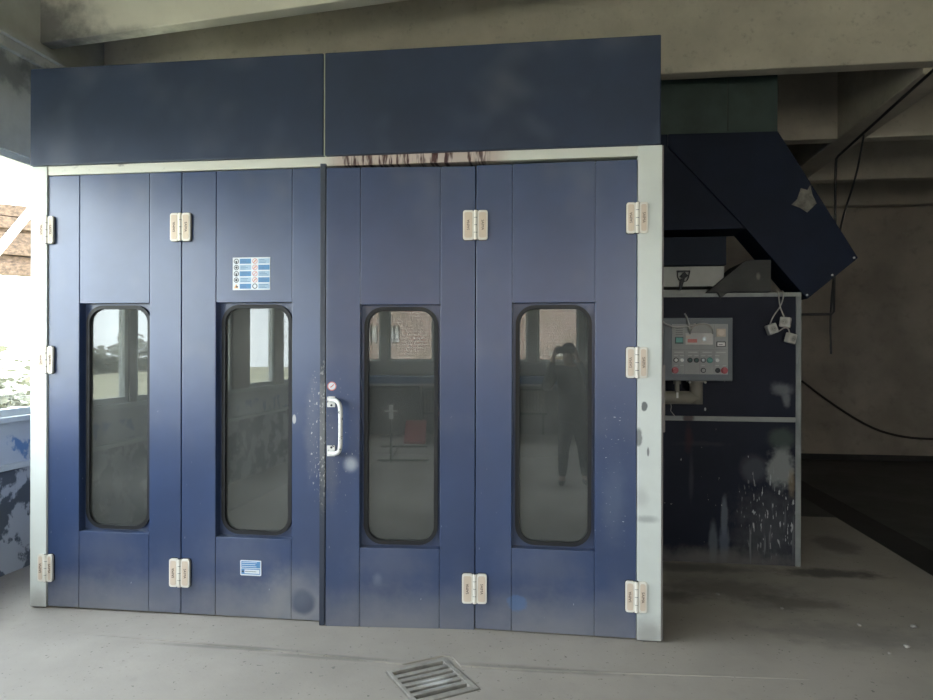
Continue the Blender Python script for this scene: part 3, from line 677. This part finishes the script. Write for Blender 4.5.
# ------------------------------------------------------------------ floor grate
gr = thing('floor_grate', 'square cast iron drain grate smeared with white paint in the floor', 'drain grate', (*g0, GZ), ga)
mgt = surf('dusty_cast_iron', (.34, .32, .285), .7, .2, var=.2, vscale=12, bump=.2, bscale=80, blobs=[((.175, -.215, 0), (.085, .035, .2), (.62, .62, .60), .95, .4, .9), ((.18, -.27, 0), (.11, .02, .2), (.5, .5, .49), .8, .4, 1.)])
b = MB(); i = .006
T0, T1 = -.022, .006
b.box(i, .026, -GL+i, -i, T0, T1, .003); b.box(GW-.035, GW-i, -GL+i, -i, T0, T1, .003); b.box(.026, GW-.035, -.030, -i, T0, T1, .003); b.box(.026, GW-.035, -GL+i, -GL+.045, T0, T1, .003)
b.build('rim', mgt, gr, local=True)
n = 6; y0, y1 = -.030, -GL+.045; step = (y1-y0)/n
for k in range(1, n):
    b = MB(); yy = y0 + step*k; b.box(.024, GW-.033, yy-.015, yy+.015, T0, T1-.001, .003); b.build('bar', mgt, gr, local=True)

# rubble on the right-hand floor
def chip(x, y, r, mat, label):
    b = bmesh.new(); bmesh.ops.create_icosphere(b, subdivisions=2, radius=r*.75)
    for v in b.verts: v.co *= random.uniform(.75, 1.25); v.co.z *= .5
    zmin = min(v.co.z for v in b.verts)
    m = MB(); m._merge(b, Matrix.Translation((x, y, GZ - zmin)))
    tag(m.build('rubble_chip', mat, origin=(x, y, GZ)), label, 'rubble', 'rubble chips on the floor')
m_chip = flat('pale_rubble', (.36, .34, .31), .9)
for x, y, r, lb in ((1.02, .82, .018, 'pale flake lying on the floor in front of the cabinet'), (1.85, .12, .022, 'largest pale chip of rubble on the right-hand floor'),
                 (2.02, .42, .024, 'grey chip of rubble furthest right on the floor'), (1.72, .40, .016, 'small grey chip on the floor below the gutter'), (1.36, .62, .014, 'tiny chip alone on the dark floor stain'),
                 (1.72, .02, .013, 'tiny pale chip beside the largest one')): chip(x, y, r, m_chip, lb)

# ------------------------------------------------------------------ things the door glass mirrors
m_benchblue = flat('blue_bench_paint', (.05, .12, .26), .5)
wb = thing('workbench', 'long blue workbench under the windows, mirrored in the door glass', 'workbench', (-.2, -8.85, GZ))
b = MB(); b.box(-2.3, 2.0, -9.15, -8.55, .93, .97, .004); b.build('top', flat('pale_bench_top', (.50, .50, .48)), wb)
b = MB(); b.box(-2.25, 1.95, -9.12, -8.60, .97, 1.10, .004); b.build('apron', m_benchblue, wb)
for x_ in (-2.2, -1.2, 0.6, 1.85):
    b = MB(); b.box(x_, x_+.06, -9.1, -8.62, GZ, .93); b.build('leg', m_dark, wb)
b = MB(); b.box(-2.13, -1.21, -9.1, -8.62, GZ+.06, .90); b.build('cupboard', flat('dark_cupboard', (.03, .033, .035)), wb)
rd = thing('radiator', 'ribbed pale radiator below the far window, seen mirrored', 'radiator', (-1.0, -9.2, GZ))
for k in range(14):
    b = MB(); b.box(-1.44+k*.06, -1.40+k*.06, -9.28, -9.19, .40, .82, .01); b.build('rib', flat('radiator_cream', (.42, .40, .33)), rd)
b = MB(); b.box(-1.45, -.57, -9.26, -9.21, .36, .40); b.box(-1.45, -.57, -9.26, -9.21, .82, .85); b.box(-1.37, -1.33, -9.26, -9.22, GZ, .36); b.box(-.67, -.63, -9.26, -9.22, GZ, .36); b.build('header_pipe', m_dark, rd)
b = MB(); b.prism([(-8.5, GZ), (-7.8, GZ), (-7.8, .03), (-8.4, .32), (-8.5, .32)], -1.42, -1.06, 'x'); b.build('wheel_ramp', flat('red_ramp_paint', (.40, .05, .06)))
tag(bpy.data.objects['wheel_ramp'], 'red steel wheel ramp on the floor, mirrored in the glass', 'ramp')
sd = thing('work_stand', 'thin black floor stand mirrored in the third door window', 'stand', (-1.4, -6.5, GZ))
b = MB(); b.cyl((-1.47, -5.87, GZ), (-1.47, -5.87, .60), .016, 10); b.build('post', m_dark, sd)
b = MB(); b.cyl((-1.66, -5.87, .015), (-.94, -5.87, .015), .015, 8); b.cyl((-1.76, -7.3, .015), (-1.0, -7.3, .015), .015, 8); b.cyl((-1.47, -5.87, .0151), (-1.47, -7.3, .0151), .014, 8); b.build('base', m_dark, sd)
b = MB(); b.box(-1.50, -1.44, -5.90, -5.84, .60, .80, .01); b.cyl((-1.56, -5.87, .71), (-1.38, -5.87, .71), .012, 8); b.build('clamp', m_wht, sd)

# the photographer (only seen mirrored) ------------------------------------------------
def skin(name, V, E, mat, parent, sub=2, origin=None):
    me = bpy.data.meshes.new(name); me.from_pydata([v[:3] for v in V], [], E); me.materials.append(mat)
    o = bpy.data.objects.new(name, me); COL.objects.link(o); WM[o] = Matrix()
    if parent: o.parent = parent; o.matrix_parent_inverse = WM[parent].inverted()
    md_ = o.modifiers.new('skin', 'SKIN')
    if not me.skin_vertices: me.skin_vertices.new()
    for i_, v in enumerate(V):
        sv = me.skin_vertices[0].data[i_]; r = v[3]; sv.radius = (r, r) if not isinstance(r, tuple) else r
    me.skin_vertices[0].data[0].use_root = True
    md_.use_smooth_shade = True
    s_ = o.modifiers.new('smooth', 'SUBSURF'); s_.levels = sub; s_.render_levels = sub
    return o
per = thing('person', 'person in dark jacket and trousers raising a phone, mirrored in the glass', 'person', (.15, -4.3, GZ))
V = []; E = []
def vtx(p, r, frm=None):
    V.append((*p, r)); k = len(V)-1
    if frm is not None: E.append((frm, k))
    return k
pel = vtx((.15, -4.32, .90), .12); bel = vtx((.14, -4.32, 1.04), .125, pel); chs = vtx((.125, -4.31, 1.20), .135, bel); nb = vtx((.115, -4.30, 1.34), .09, chs)
nk = vtx((.11, -4.285, 1.41), .052, nb); hd1 = vtx((.10, -4.25, 1.475), .072, nk); hd2 = vtx((.10, -4.245, 1.55), .084, hd1); hd3 = vtx((.10, -4.25, 1.61), .055, hd2)
nose = vtx((.10, -4.155, 1.535), .014, hd2)
hands = {}
for s, sh, el, wr_, pm in ((-1, (-.06, -4.30, 1.335), (-.16, -4.13, 1.12), (-.075, -4.02, 1.46), (-.055, -3.985, 1.535)), (1, (.29, -4.31, 1.335), (.40, -4.16, 1.11), (.215, -4.03, 1.46), (.195, -3.985, 1.535))):
    a = vtx(sh, .062, nb); b_ = vtx(el, .045, a); c_ = vtx(wr_, .027, b_); d_ = vtx(pm, .026, c_)
    for k in range(4):                    # fingers fold behind the phone edge
        z_ = 1.60 - .021*k; ln = (.045, .052, .05, .040)[k]
        f1 = vtx((pm[0]-s*.006, -3.972, z_-.004), .0095, d_); f2 = vtx((pm[0]-s*(.006+ln*.45), -3.957+(-.003), z_+.004), .0085, f1); vtx((pm[0]-s*(.008+ln), -3.9635, z_+.004), .0075, f2)
    th = vtx((pm[0]-s*.012, -3.998, 1.525), .0105, d_); vtx((pm[0]-s*.05, -3.992, 1.545), .009, th)
for s, hp, kn, an, toe in ((-1, (.075, -4.31, .66), (.045, -4.27, .44), (.03, -4.33, .07), (.02, -4.20, .03)), (1, (.235, -4.33, .66), (.27, -4.33, .44), (.30, -4.42, .07), (.33, -4.29, .03))):
    a = vtx(hp, .078, pel); b_ = vtx(kn, .058, a); c_ = vtx(an, .040, b_); vtx(toe, .032, c_)
m_skin = flat('skin', (.42, .27, .20), .55)
body = skin('body', V, E, m_skin, per)
def sub_skin(name, sel, grow, mat, hem=None):
    mp = {k: i_ for i_, k in enumerate(sel)}
    vv = [(*V[k][:3], V[k][3]*grow + .006) for k in sel]; ee = [(mp[a], mp[b_]) for a, b_ in E if a in mp and b_ in mp]
    if name == 'trousers': vv[1] = (*vv[1][:3], .11)
    if hem: vv.append(hem); ee.append((0, len(vv)-1))
    return skin(name, vv, ee, mat, per)
def near(pos): return min(range(len(V)), key=lambda k: (Vector(V[k][:3])-Vector(pos)).length)
arms = [near(p) for p in ((-.06, -4.30, 1.335), (-.16, -4.13, 1.12), (-.075, -4.02, 1.46), (.29, -4.31, 1.335), (.40, -4.16, 1.11), (.215, -4.03, 1.46))]
sub_skin('jacket', [pel, bel, chs, nb] + arms, 1.28, flat('dark_jacket', (.028, .03, .032), .8))
b = MB(); b.tube([(.138, -4.32, 1.12), (.14, -4.32, 1.04), (.146, -4.32, .95), (.15, -4.32, .86), (.152, -4.32, .78), (.152, -4.32, .74)], [.15, .163, .166, .172, .176, .172], 24)
b.build('jacket_hem', flat('dark_jacket', (.028, .03, .032), .8), per)
legs = [near(p) for p in ((.075, -4.31, .66), (.045, -4.27, .44), (.03, -4.33, .07), (.235, -4.33, .66), (.27, -4.33, .44), (.30, -4.42, .07))]
sub_skin('trousers', [pel, bel] + legs, 1.18, flat('dark_trousers', (.03, .033, .04), .85))
for (a_, t_) in (((.03, -4.34, .05), (.018, -4.185, .03)), ((.30, -4.43, .05), (.333, -4.275, .03))):
    d = Vector(t_)-Vector(a_); bk = Vector(a_) - d*.25
    skin('shoe', [(*bk[:2], GZ+.045, .042), (*((Vector(a_)+Vector(t_))/2)[:2], GZ+.043, .044), (*t_[:2], GZ+.036, .036)], [(0, 1), (1, 2)], m_black, per)
b = MB(); b.ball((.10, -4.285, 1.588), .092, 16, (.95, 1.0, .95)); b.ball((.10, -4.31, 1.53), .072, 14); b.build('hair', flat('dark_hair', (.02, .018, .016), .7), per)
for s in (-1, 1):
    b = MB(); b.ball((.10+s*.032, -4.178, 1.562), .011, 10); b.build('eye', flat('eye_white', (.5, .5, .5)), per)
    b = MB(); b.ball((.10+s*.086, -4.25, 1.535), .022, 10, (.35, .7, 1.2)); b.build('ear', m_skin, per)
b = MB(); b.box(.075, .125, -4.170, -4.164, 1.497, 1.503); b.build('mouth', flat('lip_tone', (.30, .13, .11)), per)
b = MB(); b.box(-.035, .175, -3.9555, -3.9475, 1.545, 1.622, .006); b.mat(1); b.box(-.02, .01, -3.9475, -3.946, 1.585, 1.615); b.build('phone', [m_black, m_dark])
bpy.data.objects['phone'].location.x = -.16; per.location.x -= .16
tag(bpy.data.objects['phone'], 'black phone held up sideways by the person', 'phone')

# ------------------------------------------------------------------ outdoors
m_ground = surf('dry_yellow_ground', (.50, .46, .30), .95, var=.15, vscale=.2)
g = MB(); g.box(-70, 60, -70, 60, -.6, -.35); struct(g.build('ground', m_ground), 'dry ground outside')
def foliage(n, bounds, size, seed):
    rnd = random.Random(seed); m = MB()
    for _ in range(n):
        p = bounds(rnd); q = Matrix.Translation(p) @ Matrix.Rotation(rnd.uniform(0, 6.3), 4, 'Z') @ Matrix.Rotation(rnd.uniform(-1.2, 1.2), 4, 'X')
        s_ = size*rnd.uniform(.6, 1.3)
        m.quad(*[q @ Vector(v) for v in ((-s_, 0, 0), (0, -s_*.5, 0), (s_, 0, 0), (0, s_*.5, 0))])
    return m
m_leaf = flat('pale_leaves', (.26, .26, .20), .8)
def hedge(r):
    y = r.uniform(-60, 5); h = 1.9 + .7*math.sin(y*.7) + .4*math.sin(y*2.3)
    return Vector((-36 + r.uniform(-1.2, 1.2), y, r.uniform(-.35, h)))
tag(foliage(5200, hedge, .42, 3).build('treeline', m_leaf), 'distant grey-green treeline beyond the field, mirrored in the glass', 'trees', kind='stuff')
for cx_, cy_, rr, hh, sd_, lb in ((-9.3, 6.3, 1.2, 1.45, 5, 'pale shrub outside the left window, nearest the booth'),):
    t = thing('shrub', lb, 'shrub', (cx_, cy_, -.35))
    foliage(2600, lambda r: Vector((cx_ + r.gauss(0, .42)*rr, cy_ + r.gauss(0, .42)*rr, -.35 + abs(r.gauss(.55, .28))*hh)), .11, sd_).build('foliage', m_leaf, t)
    b = MB()
    for k in range(5): b.cyl((cx_, cy_, -.36), (cx_ + random.uniform(-.4, .4), cy_ + random.uniform(-.4, .4), .7), .02, 6)
    b.build('stems', flat('shrub_stem', (.16, .11, .08)), t)
# weathered canopy roof on a white strut, seen through the left opening
cn = thing('canopy', 'weathered wooden canopy roof outside the left opening', 'canopy', (-10.5, 6.5, 2.4))
m_pl = surf('weathered_planks', (.13, .085, .055), .9, var=.5, vscale=4, stretch=(6, 1, 6))
for k in range(7):
    b = MB(); z_ = 2.98 + .165*k; b.box(-2.6, 2.6, -.16, .16, -.10, .10, .004, M=Matrix.Translation((-10.6, 6.2, z_)) @ Matrix.Rotation(R(48 + 2*math.sin(k*2.1)), 4, 'Z') @ Matrix.Rotation(R(1.5*math.sin(k*1.7)), 4, 'Y'))
    b.build('plank', m_pl, cn)
b = MB(); p0 = Vector((-7.0, 4.065, 2.849)); p1 = Vector((-7.0, 4.568, 3.401)); b.cyl(p0 + (p0-p1)*5.6, p1 + (p1-p0)*1.4, .055, 14); b.build('strut', m_white, cn)
# brick building opposite the far windows
mb_ = NT('old_brickwork'); t = mb_
cmb = t.n('ShaderNodeCombineXYZ'); sp_ = t.n('ShaderNodeSeparateXYZ'); t.l(t.coord(), sp_.inputs[0]); t.l(sp_.outputs[0], cmb.inputs[0]); t.l(sp_.outputs[2], cmb.inputs[1])
bk = t.n('ShaderNodeTexBrick'); t.l(cmb.outputs[0], bk.inputs[0])
for k_, v_ in (('Color1', (.46, .25, .19, 1)), ('Color2', (.34, .18, .145, 1)), ('Mortar', (.66, .58, .51, 1)), ('Scale', 1.), ('Brick Width', .26), ('Row Height', .10), ('Mortar Size', .02)): bk.inputs[k_].default_value = v_
bc = t.mix(t.ramp(t.noise(1.2, 4), .45, .7), bk.outputs[0], (.40, .30, .22)); t.l(bc, t.b.inputs['Base Color']); t.b.inputs['Roughness'].default_value = .9
bb = thing('brick_building', 'old red brick building with torn white sheets in its windows, mirrored', 'building', (-1, -18.2, -.35))
wins = [(-3.75, -2.95), (-2.58, -2.25)]
b = MB(); xs = [-5.5] + [q for p in wins for q in p] + [3.4]
b.box(-5.5, 3.4, -18.5, -18.2, -.35, 1.78); b.box(-5.5, 3.4, -18.5, -18.2, 2.36, 4.6)
for a, e in zip(xs[::2], xs[1::2]): b.box(a, e, -18.5, -18.2, 1.78, 2.36)
b.box(-5.5, 3.4, -24, -23.7, -.35, 4.6); b.box(-5.5, -5.2, -23.7, -18.5, -.35, 4.6); b.box(3.1, 3.4, -23.7, -18.5, -.35, 4.6)
b.build('wall', mb_.mat, bb)
b = MB(); b.box(-5.7, 3.6, -24.2, -18.0, 4.6, 4.8); b.build('roof', m_concrete, bb)
for a, e in wins:
    n = 4 if e-a > .5 else 2
    for k in range(n):
        w_ = (e-a)/n; x_ = a + w_*k
        b = MB(); b.prism([(x_+.012, 1.80 + .05*random.random()), (x_+w_*.86, 1.79 + .04*random.random()), (x_+w_*.80-.03, 2.34), (x_-.02+.03, 2.35)], -18.34, -18.335); b.build('torn_sheet', flat('white_sheet', (.85, .85, .82)), bb)
b = MB(); b.box(-1.0, 3.2, -18.2, -17.9, 1.40, 1.55); b.build('ledge', flat('pale_ledge', (.6, .58, .52)), bb)

# ------------------------------------------------------------------ light, camera
W = bpy.data.worlds.new('overcast'); SC.world = W; W.use_nodes = True
bg = W.node_tree.nodes['Background']
tc = W.node_tree.nodes.new('ShaderNodeTexCoord'); sp = W.node_tree.nodes.new('ShaderNodeSeparateXYZ'); W.node_tree.links.new(tc.outputs['Generated'], sp.inputs[0])
cr = W.node_tree.nodes.new('ShaderNodeValToRGB'); W.node_tree.links.new(sp.outputs[2], cr.inputs[0])
cr.color_ramp.elements[0].color = (.90, .95, 1.0, 1); cr.color_ramp.elements[1].color = (.80, .89, 1.0, 1)
W.node_tree.links.new(cr.outputs[0], bg.inputs[0]); bg.inputs[1].default_value = 5.0

cam = bpy.data.cameras.new('camera'); co = bpy.data.objects.new('camera', cam); COL.objects.link(co)
cam.sensor_fit = 'HORIZONTAL'; cam.sensor_width = 36.; cam.lens = 703/933*36; cam.clip_start = .004; cam.clip_end = 300
co.rotation_mode = 'QUATERNION'
co.location = (0, -3.936, 1.58)
co.rotation_quaternion = (Matrix.Rotation(R(7.6), 3, 'Z') @ Matrix.Rotation(R(90), 3, 'X') @ Matrix.Rotation(.0027, 3, 'Z')).to_quaternion()
SC.camera = co
vs = SC.view_settings; vs.view_transform = 'Standard'; vs.look = 'None'; vs.exposure = 1.5; vs.gamma = 1; vs.use_curve_mapping = False
cy_ = SC.cycles; cy_.max_bounces = 10; cy_.diffuse_bounces = 6; cy_.glossy_bounces = 4; cy_.transparent_max_bounces = 12; cy_.sample_clamp_indirect = 8
cy_.use_denoising = True
